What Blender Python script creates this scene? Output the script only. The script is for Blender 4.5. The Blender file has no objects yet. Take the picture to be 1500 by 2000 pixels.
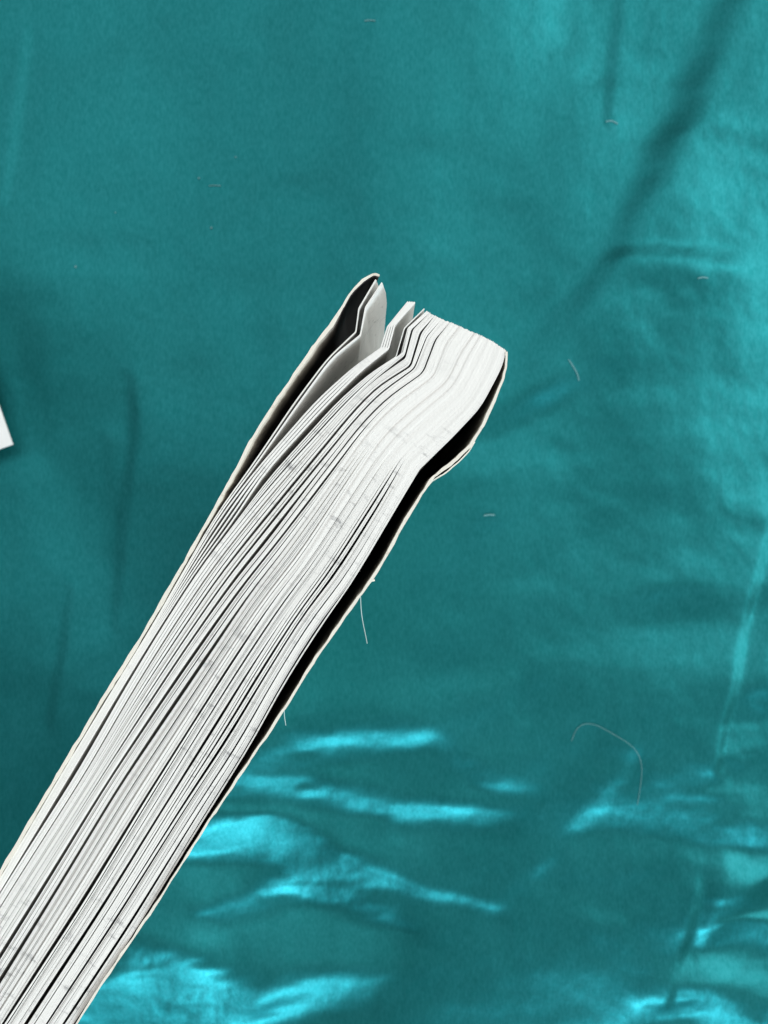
import bpy, math, random
import numpy as np
from mathutils import Vector

random.seed(7)
rng = np.random.default_rng(11)
scene = bpy.context.scene
coll = scene.collection

# ------------------------------------------------------------------ scale
# A small paperback stands upright on a satin sheet and is photographed from straight above.
BOOK_H = 0.178                    # height of the book (top edge of the pages)
CAM_D = 0.144                     # camera above the top edge
M_TOP = 0.105 / 1500.0            # metres per photo pixel on the plane of the page edges
M_CLO = M_TOP * (BOOK_H + CAM_D) / CAM_D   # the same on the sheet

# ------------------------------------------------------------------ camera
cam_data = bpy.data.cameras.new("camera")
cam = bpy.data.objects.new("camera", cam_data)
coll.objects.link(cam)
cam.location = (0, 0, BOOK_H + CAM_D)
cam_data.sensor_fit = 'HORIZONTAL'
cam_data.sensor_width = 36
cam_data.lens = 18.0 / (0.0525 / CAM_D)
cam_data.clip_start = 0.005
cam_data.clip_end = 50
cam_data.dof.use_dof = True
cam_data.dof.focus_distance = CAM_D + 0.001
cam_data.dof.aperture_fstop = 78
scene.camera = cam

# ------------------------------------------------------------------ world and lamps
world = bpy.data.worlds.new("World")
scene.world = world
world.use_nodes = True
bg = world.node_tree.nodes["Background"]
bg.inputs[0].default_value = (0.98, 0.99, 1.0, 1)
bg.inputs[1].default_value = 0.14


def area(name, loc, target, sx, sy, power, color):
    d = bpy.data.lights.new(name, 'AREA')
    d.shape = 'RECTANGLE'
    d.size, d.size_y, d.energy, d.color = sx, sy, power, color
    o = bpy.data.objects.new(name, d)
    coll.objects.link(o)
    o.location = loc
    o.rotation_euler = (Vector(target) - Vector(loc)).to_track_quat('-Z', 'Y').to_euler()
    return o


# two windows of the room: a big soft one to the right, a smaller one behind the photographer
area("window_light", (2.10, 0.85, 1.35), (0, 0, 0.05), 2.7, 2.0, 42, (1.0, 0.99, 0.955))
area("window_light", (0.31, -1.79, 1.08), (0, 0, 0.05), 0.85, 0.7, 24, (0.78, 0.93, 1.0))
# fill lamp added to brighten the sheet's far half, standing in for an unseen ceiling
area("added_ceiling_fill", (-0.1, 1.38, 2.1), (-0.1, 1.3799, 0), 3.6, 2.3, 20, (1.0, 0.99, 0.955))

scene.view_settings.view_transform = 'Standard'
scene.view_settings.look = 'None'
scene.view_settings.gamma = 1
scene.view_settings.exposure = 0.58
scene.cycles.max_bounces = 8
scene.cycles.diffuse_bounces = 4
scene.cycles.use_denoising = True

LIGHT_PX = np.array([0.95, -0.31])
LIGHT2_PX = np.array([0.30, 0.95])     # direction of the window in photo pixels (y down)


# ------------------------------------------------------------------ helpers
def top_pt(px, py, z=BOOK_H):
    return ((px - 750) * M_TOP, (1000 - py) * M_TOP, z)


def mesh_obj(name, verts, faces, mat, parent=None, smooth=False):
    me = bpy.data.meshes.new(name)
    me.from_pydata([tuple(v) for v in verts], [], faces)
    if smooth:
        me.polygons.foreach_set("use_smooth", [True] * len(me.polygons))
    me.materials.append(mat)
    me.update()
    o = bpy.data.objects.new(name, me)
    coll.objects.link(o)
    if parent:
        o.parent = parent
    return o


def tag(o, label, cat, group=None):
    o["label"] = label
    o["category"] = cat
    if group:
        o["group"] = group


_tables = {}


def vnoise(x, y, seed):
    """smooth value noise in -1..1"""
    if seed not in _tables:
        _tables[seed] = np.random.default_rng(seed).uniform(-1, 1, (256, 256))
    T = _tables[seed]
    xi, yi = np.floor(x).astype(int), np.floor(y).astype(int)
    fx, fy = x - xi, y - yi
    fx = fx * fx * fx * (fx * (fx * 6 - 15) + 10)
    fy = fy * fy * fy * (fy * (fy * 6 - 15) + 10)
    a = T[xi % 256, yi % 256]; b = T[(xi + 1) % 256, yi % 256]
    c = T[xi % 256, (yi + 1) % 256]; d = T[(xi + 1) % 256, (yi + 1) % 256]
    return (a * (1 - fx) + b * fx) * (1 - fy) + (c * (1 - fx) + d * fx) * fy


def sstep(a, b, x):
    t = np.clip((x - a) / (b - a), 0, 1)
    return t * t * (3 - 2 * t)


# ------------------------------------------------------------------ materials
def new_mat(name):
    m = bpy.data.materials.new(name)
    m.use_nodes = True
    nt = m.node_tree
    return m, nt, nt.nodes["Principled BSDF"]


def N(nt, kind, **kw):
    n = nt.nodes.new(kind)
    for k, v in kw.items():
        setattr(n, k, v)
    return n


def mat_satin():
    m, nt, p = new_mat("teal_satin")
    L = nt.links.new
    tc = N(nt, "ShaderNodeTexCoord")
    mp = N(nt, "ShaderNodeMapping"); mp.inputs["Scale"].default_value = (1, 0.22, 1)
    L(tc.outputs["Object"], mp.inputs[0])
    n1 = N(nt, "ShaderNodeTexNoise"); n1.inputs["Scale"].default_value = 300; n1.inputs["Detail"].default_value = 5
    L(mp.outputs[0], n1.inputs["Vector"])
    n2 = N(nt, "ShaderNodeTexNoise"); n2.inputs["Scale"].default_value = 1100; n2.inputs["Detail"].default_value = 3
    L(tc.outputs["Object"], n2.inputs["Vector"])
    n3 = N(nt, "ShaderNodeTexNoise"); n3.inputs["Scale"].default_value = 38; n3.inputs["Detail"].default_value = 6
    n3.inputs["Roughness"].default_value = 0.6
    L(tc.outputs["Object"], n3.inputs["Vector"])
    cr = N(nt, "ShaderNodeValToRGB")
    cr.color_ramp.elements[0].position = 0.32; cr.color_ramp.elements[0].color = (0.006, 0.094, 0.084, 1)
    cr.color_ramp.elements[1].position = 0.68; cr.color_ramp.elements[1].color = (0.011, 0.114, 0.102, 1)
    L(n3.outputs[0], cr.inputs[0])
    L(cr.outputs[0], p.inputs["Base Color"])
    p.inputs["Roughness"].default_value = 0.8
    p.inputs["Specular IOR Level"].default_value = 0.0
    b1 = N(nt, "ShaderNodeBump"); b1.inputs["Strength"].default_value = 0.045; b1.inputs["Distance"].default_value = 0.0006
    L(n1.outputs[0], b1.inputs["Height"])
    b2 = N(nt, "ShaderNodeBump"); b2.inputs["Strength"].default_value = 0.10; b2.inputs["Distance"].default_value = 0.0003
    L(n2.outputs[0], b2.inputs["Height"]); L(b1.outputs[0], b2.inputs["Normal"])
    L(b2.outputs[0], p.inputs["Normal"])
    # the satin gleam: long floats of thread give a soft, blue-tinted gloss
    g = N(nt, "ShaderNodeBsdfAnisotropic")
    n4 = N(nt, "ShaderNodeTexNoise"); n4.inputs["Scale"].default_value = 1500; n4.inputs["Detail"].default_value = 3
    n4.inputs["Roughness"].default_value = 0.7
    mp4 = N(nt, "ShaderNodeMapping"); mp4.inputs["Scale"].default_value = (1, 0.35, 1)
    L(tc.outputs["Object"], mp4.inputs[0]); L(mp4.outputs[0], n4.inputs["Vector"])
    gc = N(nt, "ShaderNodeValToRGB")
    gc.color_ramp.elements[0].position = 0.34; gc.color_ramp.elements[0].color = (0.014, 0.200, 0.228, 1)
    gc.color_ramp.elements[1].position = 0.68; gc.color_ramp.elements[1].color = (0.030, 0.272, 0.316, 1)
    L(n4.outputs[0], gc.inputs[0]); L(gc.outputs[0], g.inputs["Color"])
    rr = N(nt, "ShaderNodeMapRange"); rr.inputs[1].default_value = 0.3; rr.inputs[2].default_value = 0.7
    rr.inputs[3].default_value = 0.39; rr.inputs[4].default_value = 0.49
    L(n3.outputs[0], rr.inputs[0]); L(rr.outputs[0], g.inputs["Roughness"])
    L(b2.outputs[0], g.inputs["Normal"])
    mx = N(nt, "ShaderNodeMixShader"); mx.inputs[0].default_value = 0.62
    L(p.outputs[0], mx.inputs[1]); L(g.outputs[0], mx.inputs[2])
    L(mx.outputs[0], nt.nodes["Material Output"].inputs["Surface"])
    return m


def mat_paper(name, base, dirt, scale=1.0, rand=0.06):
    """paper: fibres along the sheet, faint grey smudges, slight difference from sheet to sheet"""
    m, nt, p = new_mat(name)
    L = nt.links.new
    tc = N(nt, "ShaderNodeTexCoord")
    mp = N(nt, "ShaderNodeMapping")
    mp.vector_type = 'TEXTURE'
    mp.inputs["Rotation"].default_value = (0, 0, math.radians(59))   # x runs along the pages
    mp.inputs["Scale"].default_value = (0.7, 1.9, 1.0)
    L(tc.outputs["Object"], mp.inputs[0])
    n1 = N(nt, "ShaderNodeTexNoise"); n1.inputs["Scale"].default_value = 620 * scale; n1.inputs["Detail"].default_value = 6
    n1.inputs["Roughness"].default_value = 0.7
    L(mp.outputs[0], n1.inputs["Vector"])
    r1 = N(nt, "ShaderNodeMapRange"); r1.inputs[1].default_value = 0.56; r1.inputs[2].default_value = 0.76
    L(n1.outputs[0], r1.inputs[0])
    n2 = N(nt, "ShaderNodeTexNoise"); n2.inputs["Scale"].default_value = 60 * scale; n2.inputs["Detail"].default_value = 2
    L(tc.outputs["Object"], n2.inputs["Vector"])
    r2 = N(nt, "ShaderNodeMapRange"); r2.inputs[1].default_value = 0.38; r2.inputs[2].default_value = 0.56
    L(n2.outputs[0], r2.inputs[0])
    mu = N(nt, "ShaderNodeMath", operation='MULTIPLY'); L(r1.outputs[0], mu.inputs[0]); L(r2.outputs[0], mu.inputs[1])
    mix = N(nt, "ShaderNodeMix", data_type='RGBA')
    mix.inputs[6].default_value = (*base, 1); mix.inputs[7].default_value = (*dirt, 1)
    L(mu.outputs[0], mix.inputs[0])
    oi = N(nt, "ShaderNodeObjectInfo")
    rr = N(nt, "ShaderNodeMapRange"); rr.inputs[3].default_value = 1 - rand; rr.inputs[4].default_value = 1 + rand * 0.4
    L(oi.outputs["Random"], rr.inputs[0])
    vm = N(nt, "ShaderNodeVectorMath", operation='SCALE')
    L(mix.outputs[2], vm.inputs[0]); L(rr.outputs[0], vm.inputs["Scale"])
    L(vm.outputs[0], p.inputs["Base Color"])
    p.inputs["Roughness"].default_value = 0.85
    p.inputs["Specular IOR Level"].default_value = 0.2
    nb = N(nt, "ShaderNodeTexNoise"); nb.inputs["Scale"].default_value = 2500; nb.inputs["Detail"].default_value = 3
    L(tc.outputs["Object"], nb.inputs["Vector"])
    b = N(nt, "ShaderNodeBump"); b.inputs["Strength"].default_value = 0.25; b.inputs["Distance"].default_value = 0.0002
    L(nb.outputs[0], b.inputs["Height"]); L(b.outputs[0], p.inputs["Normal"])
    return m


def mat_plain(name, col, rough=0.7):
    m, nt, p = new_mat(name)
    L = nt.links.new
    tc = N(nt, "ShaderNodeTexCoord")
    n = N(nt, "ShaderNodeTexNoise"); n.inputs["Scale"].default_value = 300; n.inputs["Detail"].default_value = 4
    L(tc.outputs["Object"], n.inputs["Vector"])
    cr = N(nt, "ShaderNodeValToRGB")
    cr.color_ramp.elements[0].color = (*[c * 0.88 for c in col], 1)
    cr.color_ramp.elements[1].color = (*col, 1)
    L(n.outputs[0], cr.inputs[0]); L(cr.outputs[0], p.inputs["Base Color"])
    p.inputs["Roughness"].default_value = rough
    return m


SATIN = mat_satin()
PAPER = mat_paper("page_paper", (0.79, 0.78, 0.755), (0.20, 0.20, 0.21), 1.0, 0.05)
BOARD = mat_paper("cover_board", (0.76, 0.73, 0.65), (0.46, 0.38, 0.29), 1.4, 0.0)


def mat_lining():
    """dark inside of the front cover, with a painted fade from a lit rim below the crease"""
    m, nt, p = new_mat("dark_lining_painted_light")
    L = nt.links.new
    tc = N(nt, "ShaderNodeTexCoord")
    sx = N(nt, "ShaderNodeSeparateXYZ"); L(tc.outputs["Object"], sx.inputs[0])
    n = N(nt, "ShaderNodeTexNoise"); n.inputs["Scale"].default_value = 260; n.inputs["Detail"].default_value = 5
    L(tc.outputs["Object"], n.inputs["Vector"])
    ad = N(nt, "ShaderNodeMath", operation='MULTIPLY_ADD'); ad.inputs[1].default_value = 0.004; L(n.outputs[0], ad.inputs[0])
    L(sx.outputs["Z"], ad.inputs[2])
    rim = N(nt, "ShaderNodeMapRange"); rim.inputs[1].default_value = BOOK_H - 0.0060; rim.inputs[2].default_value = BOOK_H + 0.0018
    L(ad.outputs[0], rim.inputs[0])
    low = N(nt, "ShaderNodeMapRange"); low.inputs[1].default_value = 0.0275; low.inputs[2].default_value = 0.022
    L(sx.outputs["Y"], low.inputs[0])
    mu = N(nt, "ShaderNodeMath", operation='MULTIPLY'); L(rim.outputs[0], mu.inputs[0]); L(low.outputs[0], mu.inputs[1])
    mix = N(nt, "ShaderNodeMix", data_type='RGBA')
    mix.inputs[6].default_value = (0.060, 0.052, 0.052, 1); mix.inputs[7].default_value = (0.62, 0.58, 0.50, 1)  # shade deep in the gap and light at the rim, put into the colour
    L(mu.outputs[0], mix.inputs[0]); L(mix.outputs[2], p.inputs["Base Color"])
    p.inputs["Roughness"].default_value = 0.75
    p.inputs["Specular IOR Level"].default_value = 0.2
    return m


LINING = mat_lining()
CARD = mat_plain("white_card_paper", (0.86, 0.86, 0.85), 0.6)
LINT = mat_plain("lint_fibre", (0.13, 0.33, 0.35), 0.6)
COVER_FIBRE = mat_plain("cover_fibre", (0.45, 0.62, 0.62), 0.6)

# ------------------------------------------------------------------ the satin sheet
# graded grid: fine where the camera looks, coarse far outside


def axis(half, fine, step):
    a = np.arange(-fine, fine + step / 2, step)
    out = []
    s, x = step, fine
    while x < half:
        s *= 1.25
        x += s
        out.append(x)
    out = np.array(out)
    return np.concatenate([-out[::-1], a, out])


STEP = 3.5
gx = axis(4200, STEP * 330, STEP)
gy = axis(4200, STEP * 410, STEP)
PX, PY = np.meshgrid(gx + 750, gy + 1000)       # photo pixels on the sheet plane, y down
H = np.zeros_like(PX)                           # height in photo pixels


WARP = [vnoise(PX / 60, PY / 60, 91) * 6 + vnoise(PX / 30, PY / 30, 92) * 1.2,
        vnoise(PX / 60, PY / 60, 93) * 6 + vnoise(PX / 30, PY / 30, 94) * 1.2]


# gentle unevenness of the bed under the sheet and the slack in the cloth
H += 18 * vnoise(PX / 420, PY / 460, 1) + 6 * vnoise(PX / 190, PY / 230, 2)
H += 0.8 * vnoise(PX / 75, PY / 260, 3) + 0.25 * vnoise(PX / 30, PY / 190, 4)

# the bed swells towards the near side
H += 0.11 * 90 * np.logaddexp(0, (2250 - 120 * np.logaddexp(0, (2250 - PY) / 120) - 1430) / 90)

# the slack cloth gathered at the foot of the book: each entry is the run of one flank of a fold, (x, y, half width)...,
# with the steepness of the flank; > 0 falls towards the near window. Heights follow by summing the flanks.
FLANKS = [
    (.42, (400, 170, 60), (520, 210, 85), (680, 260, 70), (800, 300, 40)),
    (.45, (280, 400, 50), (450, 430, 85), (620, 490, 70), (760, 540, 40)),
    (.42, (60, 690, 60), (220, 680, 100), (380, 720, 80), (520, 730, 50)),
    (.30, (1380, 420, 60), (1450, 560, 100), (1420, 700, 90)),
    (.22, (1250, 150, 60), (1380, 250, 80), (1500, 300, 60)),
    (1.15, (270, 385, 26), (400, 380, 46), (480, 410, 48), (600, 440, 22), (720, 470, 12), (920, 520, 8)),
    (.85, (420, 345, 18), (520, 380, 30), (600, 430, 15)),
    (1.0, (520, 500, 15), (600, 515, 25), (680, 545, 14), (750, 570, 5)),
    (.60, (310, 520, 12), (400, 525, 25), (450, 490, 25), (520, 460, 15)),
    (.95, (100, 700, 30), (200, 650, 55), (300, 660, 60), (370, 720, 40)),
    (1.0, (40, 765, 30), (200, 755, 40), (350, 785, 40)),
    (.50, (180, 580, 20), (260, 610, 30)),
    (.9, (420, 750, 15), (520, 700, 35), (640, 670, 30), (700, 660, 10)),
    (.85, (370, 250, 30), (470, 260, 36), (600, 290, 25), (700, 320, 14), (900, 320, 20), (970, 325, 10)),
    (.45, (470, 85, 50), (580, 90, 52), (650, 110, 34), (760, 150, 16)),
    (.75, (500, 150, 35), (600, 170, 20), (780, 160, 14), (900, 260, 18), (980, 270, 15)),
    (.45, (1000, 440, 9), (1100, 340, 16), (1170, 240, 10), (1200, 180, 6)),
    (.38, (1180, 320, 30), (1300, 320, 40), (1360, 300, 30)),
    (.80, (1440, 90, 25), (1520, 70, 30)),
    (.80, (1420, 360, 20), (1530, 370, 35)),
    (1.0, (1390, 500, 25), (1530, 490, 35)),
    (1.0, (1330, 575, 18), (1430, 560, 28), (1530, 590, 25)),
    (1.0, (1240, 720, 20), (1340, 705, 35), (1420, 730, 35), (1470, 790, 25)),
    (.45, (1440, 640, 15), (1530, 660, 20)),
    (.6, (1380, 220, 25), (1450, 200, 30)),
    (-.50, (580, 240, 25), (700, 230, 45), (800, 260, 38), (930, 300, 8)),
    (-.80, (270, 440, 28), (370, 450, 38), (450, 440, 15)),
    (-.40, (520, 340, 8), (620, 380, 25), (760, 430, 30), (900, 460, 15)),
    (-.60, (230, 560, 25), (330, 590, 30), (500, 570, 40), (650, 600, 45), (800, 590, 25)),
    (-.50, (380, 640, 25), (430, 690, 30), (440, 740, 15)),
    (-.55, (340, 300, 8), (430, 310, 12), (560, 325, 10), (680, 345, 5)),
    (-.50, (960, 310, 15), (965, 370, 20), (950, 440, 12)),
    (-.40, (1060, 390, 12), (1180, 380, 16), (1300, 390, 14), (1370, 400, 10)),
    (-.55, (1400, 400, 15), (1430, 430, 22), (1390, 500, 15)),
    (-.80, (1385, 530, 5), (1450, 532, 7), (1530, 540, 7)),
    (-.75, (1320, 640, 14), (1420, 640, 25), (1530, 700, 28)),
    (-.40, (720, 620, 12), (700, 700, 14), (680, 790, 12)),
    (-.22, (690, 50, 40), (850, 60, 35)),
    (-.40, (500, 60, 10), (480, 150, 8)),
    (-.16, (800, 700, 110), (1050, 680, 110)),
    (-.40, (560, 785, 30), (640, 765, 15)),
    (-.60, (1230, 775, 15), (1300, 760, 12)),
]
# folds and creases of the rest of the sheet, in photo pixels; > 0 falls towards the right-hand window
FLANKS_R = [
    (-.85, (1440, -40, 26), (1330, 230, 28), (1240, 400, 24), (1195, 500, 22), (1120, 600, 36), (1030, 710, 50)),
    (.12, (1480, 60, 50), (1420, 300, 60), (1350, 440, 50)),
    (-.55, (1215, -20, 8), (1200, 110, 8), (1186, 240, 5)),
    (.20, (1140, 380, 25), (1110, 540, 35), (1050, 650, 40)),
    (-.15, (1090, 100, 40), (1070, 330, 40), (1050, 480, 40)),
    (.30, (1490, 580, 40), (1480, 760, 50), (1500, 950, 40)),
    (.85, (1512, 1005, 7), (1470, 1140, 8), (1432, 1280, 8), (1402, 1400, 7), (1386, 1490, 5)),
    (-.40, (1535, 1060, 18), (1490, 1200, 20), (1450, 1330, 18)),
    (.65, (1352, 1705, 8), (1330, 1800, 8), (1290, 1930, 6)),
    (-.50, (1385, 1660, 14), (1370, 1760, 14), (1345, 1850, 8)),
    (-.18, (1250, 760, 40), (1220, 860, 50), (1180, 980, 40)),
    (.20, (1380, 760, 40), (1400, 900, 45), (1430, 1010, 30)),
    (-.45, (255, 740, 10), (262, 850, 14), (240, 1000, 14), (232, 1120, 13), (228, 1220, 8)),
    (-.22, (205, 860, 14), (212, 980, 16), (206, 1080, 10)),
    (-.45, (140, 1150, 8), (128, 1280, 11), (108, 1400, 9)),
    (-.25, (60, 640, 30), (70, 760, 35), (85, 870, 25)),
    (.45, (52, 60, 7), (40, 190, 8), (28, 310, 8), (16, 400, 6)),
    (-.18, (530, 640, 30), (525, 730, 40), (500, 820, 30)),
    (.14, (480, 620, 30), (470, 700, 30)),
    (.18, (60, 900, 40), (110, 1000, 50), (130, 1100, 40)),
    (-.12, (1010, 300, 15), (1000, 450, 15)),
    (.12, (880, 150, 25), (870, 350, 25)),
    (-.14, (690, 60, 30), (700, 260, 40), (690, 420, 30)),
]
FLANKS_N = [    # the same, falling towards the near window
    (-.70, (1205, 497, 12), (1300, 495, 20), (1430, 505, 18)),
    (.18, (1250, 545, 20), (1370, 550, 25), (1470, 560, 20)),
    (.30, (1330, 275, 12), (1430, 262, 16), (1520, 300, 14)),
    (.45, (900, 850, 20), (1000, 815, 28), (1080, 770, 20)),
    (-.35, (930, 900, 25), (1040, 860, 30), (1120, 790, 25)),
    (.45, (1230, 1160, 25), (1350, 1180, 28), (1500, 1170, 28)),
    (-.25, (1180, 1265, 30), (1300, 1262, 30), (1400, 1268, 20)),
    (-.20, (330, 28, 15), (400, 45, 20), (480, 75, 15)),
    (.14, (760, 1100, 50), (900, 1050, 60)),
    (-.20, (760, 1370, 40), (880, 1340, 45), (970, 1310, 30)),
]


def flank_field(flanks, wide=1.1, p=2.6):
    G = np.zeros_like(PX)
    for amp, *run in flanks:
        run = np.array(run, float)
        best = np.zeros_like(PX)
        for k in range(len(run) - 1):
            a, d = run[k, :2], run[k + 1, :2] - run[k, :2]
            t = np.clip(((wx - a[0]) * d[0] + (wy - a[1]) * d[1]) / (d @ d), 0, 1)
            dist = np.hypot(wx - a[0] - t * d[0], wy - a[1] - t * d[1])
            w = (run[k, 2] * (1 - t) + run[k + 1, 2] * t) * wide + 3
            fade = 1 - (0.55 * ((k + t) / (len(run) - 1)) ** 1.5 if run[-1, 0] < 1150 and p < 2 else 0)
            best = np.maximum(best, fade * np.exp(-(dist / w) ** p))
        G += amp * best
    return G


def flank_heights(G, u):
    """least-squares heights whose slope along u follows the flanks"""
    Gs = G[sub]
    kx = np.fft.fftfreq(Gs.shape[1], STEP) * 2 * math.pi
    ky = np.fft.fftfreq(Gs.shape[0], STEP) * 2 * math.pi
    KX, KY = np.meshgrid(kx, ky)
    K2 = KX ** 2 + KY ** 2 + (2 * math.pi / 2500) ** 2
    Hs = np.real(np.fft.ifft2(1j * (u[0] * KX + u[1] * KY) * np.fft.fft2(Gs) / K2))
    Hs -= np.median(Hs)
    edge = sstep(STEP * 330, 790, np.abs(gx[ix]))[None, :] * sstep(STEP * 410, 1040, np.abs(gy[iy]))[:, None]
    H[sub] += Hs * edge


ix = np.where(np.abs(gx) <= STEP * 330.5)[0]; iy = np.where(np.abs(gy) <= STEP * 410.5)[0]
sub = np.ix_(iy, ix)
wx, wy = PX + 1.3 * WARP[0], PY + 1.0 * WARP[1]
G = flank_field([(f[0],) + tuple((130 + x / 1.095, 1290 + y / 1.095, w / 1.095) for x, y, w in f[1:]) for f in FLANKS], 1.5, 1.7)
G *= 1 + 0.22 * vnoise(PX / 40, PY / 15, 71) + 0.12 * vnoise(PX / 11, PY / 17, 72)
G = np.clip(np.where(G < 0, 0.12 * G, G), -0.6, 1.25) * 0.82
flank_heights(G, LIGHT2_PX)
flank_heights(0.60 * flank_field(FLANKS_N), LIGHT2_PX)
wx, wy = PX + 0.2 * WARP[0], PY + 0.2 * WARP[1]
flank_heights(0.55 * flank_field(FLANKS_R[:1]), np.array([0.87, 0.49]))
flank_heights(0.60 * flank_field(FLANKS_R[1:]), LIGHT_PX)

# small slack puckers, more of them on the right and near sides
pk = sstep(700, 1300, PX) * 0.6 + 0.35
H += pk * (2.6 * vnoise(PX / 105 + 0.4 * PY / 105, PY / 62, 31) + 0.9 * vnoise(PX / 46, PY / 40 - 0.3 * PX / 40, 32) + 0.30 * vnoise(PX / 17, PY / 21, 33) + 0.10 * vnoise(PX / 8, PY / 12, 34))

# crumpled cloth where the slack gathers


def blob(cx, cy, rx, ry):
    return np.exp(-(((PX - cx) / rx) ** 2 + ((PY - cy) / ry) ** 2))


crum = np.clip(0.9 * blob(320, 1930, 260, 130) + 0.6 * blob(600, 1480, 160, 110) + 0.7 * blob(620, 1690, 260, 90)
               + 0.55 * blob(1450, 1750, 150, 320) + 0.2 * blob(1430, 1300, 140, 300), 0, 1)
H += 0.7 * crum * (3.0 * vnoise(PX / 80 + 0.3 * PY / 80, PY / 46, 21) + 0.6 * vnoise(PX / 34, PY / 22, 22) + 0.12 * vnoise(PX / 13, PY / 9, 23))
H += (0.07 + 0.08 * crum) * vnoise(PX / 9, PY / 26, 24)

# the weight of the book presses the sheet flat under its foot
foot = blob(600, 1180, 330, 330)
H *= 1 - 0.9 * foot ** 2
mask_far = sstep(2600, 1500, np.hypot(PX - 750, PY - 1000))
H *= 0.25 + 0.75 * mask_far
# nothing may rise into the book
Zc = H * M_CLO
X = (PX - 750) * M_CLO
Y = (1000 - PY) * M_CLO
ny, nx = PX.shape
verts = np.stack([X, Y, Zc], -1).reshape(-1, 3)
idx = np.arange(ny * nx).reshape(ny, nx)
quads = np.stack([idx[:-1, :-1], idx[1:, :-1], idx[1:, 1:], idx[:-1, 1:]], -1).reshape(-1, 4)
me = bpy.data.meshes.new("satin_sheet")
me.vertices.add(len(verts)); me.vertices.foreach_set("co", verts.ravel())
me.loops.add(quads.size); me.loops.foreach_set("vertex_index", quads.ravel())
me.polygons.add(len(quads)); me.polygons.foreach_set("loop_start", np.arange(0, quads.size, 4))
me.polygons.foreach_set("loop_total", np.full(len(quads), 4))
me.polygons.foreach_set("use_smooth", np.ones(len(quads), bool))
me.materials.append(SATIN)
me.update(calc_edges=True)
sheet = bpy.data.objects.new("satin_sheet", me)
coll.objects.link(sheet)
sheet["kind"] = "structure"


def cloth_z(px, py):
    i = np.clip(np.searchsorted(gy + 1000, py), 1, ny - 1)
    j = np.clip(np.searchsorted(gx + 750, px), 1, nx - 1)
    return float(Zc[i - 1:i + 1, j - 1:j + 1].max())


# ------------------------------------------------------------------ the book
book = bpy.data.objects.new("paperback_book", None)
coll.objects.link(book)
tag(book, "worn paperback standing upright, page edges up, its corner bent and fanned", "book")

DEPTHS = np.array([0, 0.007, 0.015, 0.027, 0.06, BOOK_H])
BULGE = np.array([0, 0.75, 1, 0.7, 0, 0])
FOLD = np.clip(1 - DEPTHS / 0.030, 0, 1)           # how much of the corner's bend is left at each depth


def chaikin(P, rounds=2, r=0.22):
    for _ in range(rounds):
        a, b = P[:-1], P[1:]
        q = np.empty((2 * (len(P) - 1) + 2, P.shape[1]))
        q[0], q[-1] = P[0], P[-1]
        q[1:-1:2] = a * (1 - r) + b * r
        q[2:-1:2] = a * r + b * (1 - r)
        P = q
    return P


def fillet(P, cut):
    """round every inner corner of a polyline over about cut photo pixels on each side"""
    ln = np.linalg.norm(np.diff(P[:, :2], axis=0), axis=1)
    out = [P[0]]
    for k in range(1, len(P) - 1):
        a = min(cut[k], 0.46 * ln[k - 1]) / ln[k - 1]
        b = min(cut[k], 0.46 * ln[k]) / ln[k]
        p0, p1, p2 = P[k] + (P[k - 1] - P[k]) * a, P[k], P[k] + (P[k + 1] - P[k]) * b
        for t in (0, 0.33, 0.67, 1):
            out.append(p0 * (1 - t) ** 2 + 2 * p1 * t * (1 - t) + p2 * t * t)
    out.append(P[-1])
    out = np.array(out)
    # long spans get extra points
    Q = [out[0]]
    for k in range(len(out) - 1):
        m = int(np.linalg.norm(out[k + 1, :2] - out[k, :2]) // 22) + 1 if EXTRA else 1
        for j in range(1, m + 1):
            Q.append(out[k] + (out[k + 1] - out[k]) * j / m)
    return np.array(Q)


EXTRA = True
FRONT = 1          # which side of a plan line is the front cover's


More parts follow.
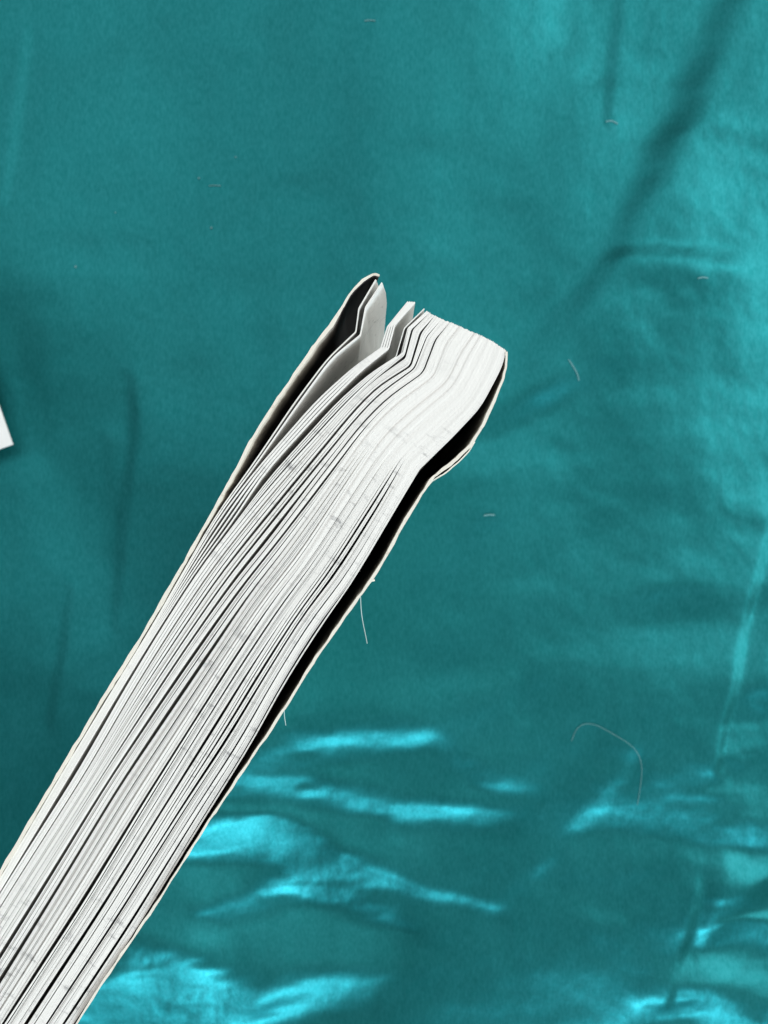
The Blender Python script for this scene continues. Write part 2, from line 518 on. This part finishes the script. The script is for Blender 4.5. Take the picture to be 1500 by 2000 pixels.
def sheet_mesh(name, key_top, key_low, hw, mat, ztop, cut=6, rough=0.0, zrough=0.0, seed=0, bulge=0.0, lining=None, low_by=0.0):
    """an upright sheet: key_top / key_low are plans in photo pixels, hw half thickness at the keys"""
    A = fillet(np.column_stack([key_top, key_low, hw]), np.broadcast_to(cut, len(hw)))
    T, Lw, w = A[:, 0:2], A[:, 2:4], A[:, 4:]
    w = w if w.shape[1] == 2 else np.repeat(w, 2, 1)
    n = len(T)
    d = np.gradient(T, axis=0)
    d /= np.maximum(np.linalg.norm(d, axis=1, keepdims=True), 1e-9)
    nr = np.stack([-d[:, 1], d[:, 0]], 1)
    arc = np.concatenate([[0], np.cumsum(np.linalg.norm(np.diff(T, axis=0), axis=1))])
    if rough:
        T = T + nr * (rough * vnoise(arc / 14, arc * 0 + seed, 51) + 0.6 * rough * vnoise(arc / 5, arc * 0 + seed, 52))[:, None]
        w = w * (1 + 0.35 * vnoise(arc / 17, arc * 0 + seed, 53))[:, None]
    zt = ztop + zrough * vnoise(arc / 90, arc * 0 + seed * 0.37, 54) - low_by * sstep(280, 460, arc)
    V, F = [], []
    for k, (dep, f) in enumerate(zip(DEPTHS, FOLD)):
        C = T * f + Lw * (1 - f)
        if bulge:
            C = C + np.outer(np.exp(-(arc / 30) ** 2), (1, -0.2)) * bulge * BULGE[k]
        for s in (1, -1):
            P = C + s * nr * w[:, (0 if s == FRONT else 1)][:, None]
            z = zt - dep if k < len(DEPTHS) - 1 else np.full(n, 0.0004)
            V.append(np.column_stack([(P[:, 0] - 750) * M_TOP, (1000 - P[:, 1]) * M_TOP, z]))
    V = np.concatenate(V)
    K = len(DEPTHS)
    for i in range(n - 1):
        F.append((i, i + 1, n + i + 1, n + i))                       # the edge that faces up
        for k in range(K - 1):
            a, b = 2 * k * n, 2 * (k + 1) * n
            F.append((a + i + 1, a + i, b + i, b + i + 1))
            F.append((a + n + i, a + n + i + 1, b + n + i + 1, b + n + i))
    for e, flip in ((0, False), (n - 1, True)):
        for k in range(K - 1):
            a, b = 2 * k * n + e, 2 * (k + 1) * n + e
            q = (a, a + n, b + n, b)
            F.append(q[::-1] if flip else q)
    o = mesh_obj(name, V, F, mat, book)
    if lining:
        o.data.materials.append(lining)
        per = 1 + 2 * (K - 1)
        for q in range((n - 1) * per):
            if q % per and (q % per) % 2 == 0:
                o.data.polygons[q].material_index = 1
    return o


# guides: sheet number -> plan of the sheet at stations from the tip of the corner to the spine
NS = 150
G_IDX = [0, 1, 2, 5, 6, 9, 18, 27, 38, 78, 116, NS - 1]
G_TOP = {  # tip, upper kink, lower kink, bend, bend2, first straight station
    0: [(734, 546), (701, 602), (695, 648), (641, 699), (578, 782), (494, 907)],
    1: [(746, 552), (714, 600), (704, 654), (648, 699), (585, 785), (498, 910)],
    2: [(797, 589), (757, 638), (744, 680), (690, 718), (620, 781), (505, 912)],
    5: [(810, 590), (771, 633), (759, 680), (706, 722), (634, 794), (516, 923)],
    6: [(829, 603), (790, 641), (774, 697), (722, 731), (660, 785), (524, 936)],
    9: [(836, 609), (799, 641), (787, 689), (728, 738), (676, 788), (544, 933)],
    18: [(848, 616), (819, 648), (800, 713), (736, 753), (690, 799), (585, 925)],
    27: [(868, 626), (838, 660), (812, 722), (744, 773), (697, 822), (605, 935)],
    38: [(886, 632), (860, 664), (836, 732), (764, 781), (710, 835), (628, 942)],
    78: [(925, 649), (898, 687), (872, 744), (800, 800), (745, 852), (675, 958)],
    116: [(960, 665), (941, 708), (908, 772), (842, 832), (784, 885), (728, 973)],
    NS - 1: [(988, 684), (980, 717), (938, 796), (880, 857), (820, 915), (776, 988)],
}
ST_L = np.array([(426, 1000), (369, 1098), (297, 1224), (225, 1340), (127, 1502), (7, 1706), (-113, 1908), (-170, 2012)], float)
ST_R = np.array([(690, 1134), (627, 1222), (553, 1338), (488, 1457), (403, 1592), (271, 1806), (143, 2000), (74, 2102)], float)
ST_T = np.array([
    [0, .012, .030, .115, .140, .165, .260, .345, .430, .635, .815, 1],
    [0, .008, .020, .070, .092, .118, .215, .300, .385, .600, .800, 1],
    [0, .006, .014, .042, .066, .088, .180, .260, .340, .575, .790, 1],
    [0, .006, .014, .042, .070, .090, .165, .238, .310, .555, .775, 1],
    [0, .006, .016, .046, .088, .108, .170, .226, .288, .545, .770, 1],
    [0, .006, .016, .040, .058, .080, .140, .202, .272, .535, .765, 1],
    [0, .006, .014, .036, .046, .066, .126, .190, .262, .526, .760, 1],
    [0, .006, .014, .036, .042, .062, .122, .184, .256, .522, .758, 1]])
NK = 6
NST = NK + len(ST_L)

# gaps between neighbouring sheets: a few stay open along most of the book, most are hairlines
gap = np.zeros((NST, NS))
small = np.where(rng.uniform(0, 1, NS) < 0.72, 0.0, rng.uniform(0, 0.45, NS))
stations = np.arange(NST)
for i in range(NS):
    gap[:, i] = small[i] * (0.6 + 0.4 * np.sin(stations * rng.uniform(0.3, 0.9) + rng.uniform(0, 6)))
mid = [7, 8, 10, 12, 14, 16, 20, 22, 26, 31, 34, 42, 46, 55, 60, 66, 71, 75, 80, 88, 91, 99, 103, 112, 115, 122, 130, 133, 144, 146]
for i in mid:
    c, wd = rng.uniform(5, 13), rng.uniform(2.5, 5)
    env = np.exp(-((stations - c) / wd) ** 2)
    if i > 36:
        env = env * sstep(4.0, 6.5, stations)          # the corner is pressed tight there
    gap[:, i] += rng.uniform(0.6, 1.5) * env
for i, amp, s0, s1, s2, s3 in [   # the wide splits: grow from s0 to s1, close from s2 to s3
        (11, 1.6, 0, 1, 2, 4), (18, 3.2, 0, 2, 6, 10), (24, 2.8, 0, 3, 7, 10), (29, 3.6, 4, 6, 8, 11), (38, 4.2, 2, 5, 12, 15), (50, 4.6, 5, 8, 12, 15),
        (33, 1.6, 0, 1, 6, 9), (44, 1.8, 5, 6, 8, 10), (62, 1.6, 5, 7, 10, 13), (83, 4.4, 6, 9, 12, 15), (86, 1.6, 8, 10, 13, 15),
        (95, 2.2, 5, 7, 9, 12), (107, 4.4, 7, 9, 13, 16), (119, 3.0, 4, 5, 8, 11), (124, 3.0, 4, 5, 9, 12), (127, 1.8, 8, 10, 13, 15),
        (136, 2.0, 5, 7, 9, 11), (147, 2.2, 6, 7, 9, 11)]:
    gap[:, i] += 2.1 * amp * sstep(s0, s1, stations) * (1 - sstep(s2, s3, stations)) * (0.85 + 0.3 * np.sin(stations * 1.7 + i))
gap[8:14, 141] += np.array([0.2, 0.8, 2.6, 5.2, 5.0, 1.8])[:6]     # the split beside the back cover
gap[:3, 6] += 7
gap[:6, 38:] *= np.array([.05, .05, .08, .2, .45, .8])[:, None]

plan = np.zeros((NST, NS, 2))
for s in range(NST):
    cum = np.concatenate([[0], np.cumsum(1.55 + gap[s, :-1])])
    for g in range(len(G_IDX) - 1):
        a, b = G_IDX[g], G_IDX[g + 1]
        if s < NK:
            pa, pb = np.array(G_TOP[a][s], float), np.array(G_TOP[b][s], float)
        else:
            L_, R_ = ST_L[s - NK], ST_R[s - NK]
            pa, pb = L_ + (R_ - L_) * ST_T[s - NK][g], L_ + (R_ - L_) * ST_T[s - NK][g + 1]
        for i in range(a, b + 1):
            f = (cum[i] - cum[a]) / (cum[b] - cum[a])
            plan[s, i] = pa + (pb - pa) * f
# fore-edges are not perfectly flush
for i in range(NS):
    u = plan[0, i] - plan[1, i]
    u /= np.linalg.norm(u)
    plan[0, i] += u * (rng.uniform(-1.2, 1.2) if i > 8 else 0)

low = plan.copy()
for i in range(NS):
    P0, P5 = plan[0, i], plan[5, i]
    ln = np.linalg.norm(np.diff(plan[:6, i], axis=0), axis=1)
    t = np.concatenate([[0], np.cumsum(ln)]) / ln.sum()
    for k in range(1, 5):
        chord = P0 + (P5 - P0) * t[k]
        low[k, i] = chord * 0.75 + plan[k, i] * 0.25

wave = vnoise(np.arange(NS) / 6.0, np.zeros(NS), 61) * 0.00005 + vnoise(np.arange(NS) / 1.7, np.zeros(NS), 62) * 0.000012
sink = np.zeros(NS)
for i in (13, 22, 41, 57, 58, 64, 70, 71, 90, 101, 116, 129):    # sheets that sit a little lower than their neighbours
    sink[i] = rng.uniform(0.0002, 0.0006)
CUT = [np.array([0, 3, 3, 26, 40] + [60] * 9) + (max(0, i - 9) / 140.0) ** 0.7 * np.array([0, 22, 30, 20, 0] + [0] * 9)
       - float(sstep(95, 140, i)) * np.array([0, 0, 8, 30, 35] + [0] * 9) for i in range(NS)]
half = np.zeros((NST, NS, 2))                                # half thickness towards the front and the back cover
half[:, 0, 0] = 1.1
half[:, -1, 1] = 0.8
for i in range(NS - 1):
    d = np.gradient(plan[:, i], axis=0); d /= np.linalg.norm(d, axis=1, keepdims=True)
    df = plan[:, i + 1] - plan[:, i]
    pitch = np.abs(df[:, 0] * -d[:, 1] + df[:, 1] * d[:, 0])
    h = 0.5 * pitch * 1.55 / (1.55 + gap[:, i])
    h = np.minimum(h, np.where((stations < 6) & (i > 1) & (i < 5), 2.3, 1.25))
    half[:, i, 1] = h
    half[:, i + 1, 0] = h
for i in range(NS):
    sheet_mesh("page", plan[:, i], low[:, i], half[:, i], PAPER, BOOK_H + wave[i] * (0.4 if i < 8 else 1), CUT[i], 0.0, 0.00001, i, 9.0 if i < 2 else 0.0, None, sink[i])

# covers
front = np.array([(739, 538), (729, 534), (709, 546), (685, 569), (664, 604), (643, 638), (616, 671), (580, 723), (548, 768), (492, 857),
                  (450, 936), (416, 996), (360, 1095), (288, 1221), (216, 1338), (119, 1500), (0, 1703), (-112, 1894), (-184, 2006)], float)
front_low = front.copy()
front_low[:6] += np.array([(-36, -10), (-36, -10), (-36, -14), (-32, -16), (-24, -14), (-12, -7)])
hwf = np.array([1.6, 2.4, 2.8, 3.2, 3.0, 3.4, 3.2, 3.2, 3.0, 2.8, 2.6, 2.8, 3.0, 3.0, 3.0, 3.2, 3.2, 3.0, 3.0])
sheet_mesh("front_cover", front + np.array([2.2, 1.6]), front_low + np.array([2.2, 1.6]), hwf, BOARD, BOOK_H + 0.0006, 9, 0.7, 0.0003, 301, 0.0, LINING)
back = np.array([(990, 687), (989, 712), (984, 735), (964, 786), (942, 834), (918, 872), (884, 902), (845, 932), (828, 958), (791, 1017),
                 (733, 1122), (701, 1165), (613, 1291), (558, 1380), (491, 1481), (415, 1592), (298, 1776), (211, 1902), (155, 1990), (86, 2098)], float)
back_low = back.copy()
hwb = np.array([2.2, 2.4, 2.6, 2.6, 2.6, 3.0, 2.8, 2.8, 2.6, 2.6, 2.6, 2.4, 2.4, 2.2, 2.2, 2.2, 2.2, 2.2, 2.2, 2.2])
sheet_mesh("back_cover", back, back_low, hwb, BOARD, BOOK_H + 0.0003, 9, 0.9, 0.0003, 302)
# a layer of the back cover's board has come away at the bend
fr = np.array([(925, 868), (915, 883), (893, 906), (868, 925), (848, 937)], float)
sheet_mesh("frayed_layer", fr, fr, np.array([0.5, 1.4, 1.6, 1.2, 0.5]), BOARD, BOOK_H - 0.0004, 9, 0.8, 0.0003, 303)
# spine closes the far end
sp = np.array([(-186, 2004), (-160, 2030), (-50, 2078), (60, 2118), (88, 2096)], float)
sheet_mesh("spine", sp, sp, np.full(5, 2.8), BOARD, BOOK_H + 0.0002, 20, 0.4, 0.0002, 304)


# ------------------------------------------------------------------ fibres and lint
def fibre(name, pts3, r, mat, parent=None, label=None, group=None):
    P = chaikin(np.array(pts3, float), 3, 0.25)
    n = len(P)
    V, F = [], []
    for i in range(n):
        d = P[min(i + 1, n - 1)] - P[max(i - 1, 0)]
        d /= max(np.linalg.norm(d), 1e-9)
        a = np.cross(d, (0, 0, 1.0)); a /= max(np.linalg.norm(a), 1e-9)
        b = np.cross(d, a)
        rr = r * (0.35 if i in (0, n - 1) else 1)
        for k in range(6):
            th = k * math.pi / 3
            V.append(P[i] + rr * (math.cos(th) * a + math.sin(th) * b))
    for i in range(n - 1):
        for k in range(6):
            F.append((i * 6 + k, i * 6 + (k + 1) % 6, (i + 1) * 6 + (k + 1) % 6, (i + 1) * 6 + k))
    F.append(tuple(range(6))[::-1]); F.append(tuple(range((n - 1) * 6, n * 6)))
    o = mesh_obj(name, V, F, mat, parent, True)
    if label:
        tag(o, label, "lint", group)
    return o


def on_cloth(pts, lift=0.00012):
    return [((x - 750) * M_CLO, (1000 - y) * M_CLO, cloth_z(x, y) + lift) for x, y in pts]


# loose fibres of the back cover
fibre("loose_fibre", [top_pt(704, 1166, BOOK_H - .0005), top_pt(705, 1195, BOOK_H - .001), top_pt(709, 1222, BOOK_H - .0015),
                      top_pt(714, 1243, BOOK_H - .001), top_pt(717, 1258, BOOK_H - .0005)], 0.000055, COVER_FIBRE, book)
fibre("loose_fibre", [top_pt(554, 1384, BOOK_H - .0005), top_pt(554, 1402, BOOK_H - .001), top_pt(557, 1420, BOOK_H - .001)], 0.00005, COVER_FIBRE, book)
fibre("loose_fibre", [top_pt(716, 1145, BOOK_H - .0002), top_pt(722, 1135, BOOK_H), top_pt(732, 1133, BOOK_H)], 0.00014, BOARD, book)
fibre("loose_fibre", [top_pt(916, 876, BOOK_H - .0006), top_pt(924, 868, BOOK_H), top_pt(927, 863, BOOK_H)], 0.00009, BOARD, book)
fibre("loose_fibre", [top_pt(438, 962, BOOK_H - .0002), top_pt(434, 966, BOOK_H), top_pt(432, 970, BOOK_H)], 0.00010, BOARD, book)

fibre("lint_hair", on_cloth([(1110, 1440), (1122, 1410), (1150, 1404), (1190, 1425), (1228, 1448), (1243, 1480), (1240, 1520), (1234, 1560)]),
      0.000085, LINT, None, "long curved pale hair lying on the sheet at lower right")
fibre("lint_hair", on_cloth([(1106, 706), (1114, 718), (1123, 732), (1127, 746)]), 0.00018, LINT, None,
      "short pale hair on the sheet just right of the book's tip")
fibre("lint_hair", on_cloth([(1184, 236), (1196, 234), (1207, 241)]), 0.00022, LINT, None,
      "small white lint strand at the end of the narrow crease, upper right")
fibre("lint_hair", on_cloth([(712, 41), (722, 40), (733, 42)]), 0.00020, LINT, None,
      "tiny white lint strand near the top edge of the picture")
fibre("lint_hair", on_cloth([(943, 1007), (953, 1005), (964, 1006)]), 0.00024, LINT, None,
      "short white lint strand on the sheet right of the book's bend")
fibre("lint_hair", on_cloth([(405, 357), (416, 356), (428, 357)]), 0.00016, LINT, None,
      "faint lint strand among specks at upper left")
fibre("lint_hair", on_cloth([(1352, 552), (1362, 549), (1372, 551)]), 0.00020, LINT, None,
      "short lint strand just below the horizontal dark crease, upper right")


def speck(px, py, r, label):
    V, F = [], []
    c = np.array([(px - 750) * M_CLO, (1000 - py) * M_CLO, cloth_z(px, py) + r * 0.5])
    rg = np.random.default_rng(int(px * 7 + py))
    for j in range(1, 4):
        for k in range(7):
            th, ph = k * 2 * math.pi / 7, j * math.pi / 4
            q = r * rg.uniform(0.6, 1.25)
            V.append(c + q * np.array([math.cos(th) * math.sin(ph), math.sin(th) * math.sin(ph), 0.7 * math.cos(ph)]))
    for j in range(2):
        for k in range(7):
            F.append((j * 7 + k, (j + 1) * 7 + k, (j + 1) * 7 + (k + 1) % 7, j * 7 + (k + 1) % 7))
    F.append(tuple(range(7))); F.append(tuple(range(14, 21))[::-1])
    tag(mesh_obj("lint_speck", V, F, LINT), label, "lint", "lint specks on the sheet")


for px, py, r, lb in [(385, 342, .0004, "pale lint speck beside the faint strand, upper left"),
                      (457, 300, .00028, "tiny lint speck highest of the scatter at upper left"),
                      (410, 440, .00038, "pale lint speck lowest right of the scatter at upper left"),
                      (150, 523, .00042, "lone lint speck on the sheet near the left side"),
                      (224, 414, .00022, "faintest lint speck between the left side and the scatter"),
                      (395, 1060, .00024, "small lint speck left of the book's middle")]:
    if px != 395:
        speck(px, py, r, lb)

# ------------------------------------------------------------------ white card at the left edge
c0 = np.array([25.0, 868.0])
u = np.array([-25.0, -71.0]); u /= np.linalg.norm(u)
v = np.array([-71.0, 25.0]); v /= np.linalg.norm(v)
zc = 0.006
V = []
for z in (zc, zc - 0.0006):
    for a, b in ((0, 0), (520, 0), (520, 330), (0, 330)):
        q = c0 + u * a + v * b
        k = (BOOK_H + CAM_D - zc) / CAM_D * M_TOP
        V.append(((q[0] - 750) * k, (1000 - q[1]) * k, z))
card = mesh_obj("white_card", V, [(0, 1, 2, 3), (7, 6, 5, 4), (0, 4, 5, 1), (1, 5, 6, 2), (2, 6, 7, 3), (3, 7, 4, 0)], CARD)
tag(card, "blank white card whose corner shows at the left edge", "card")
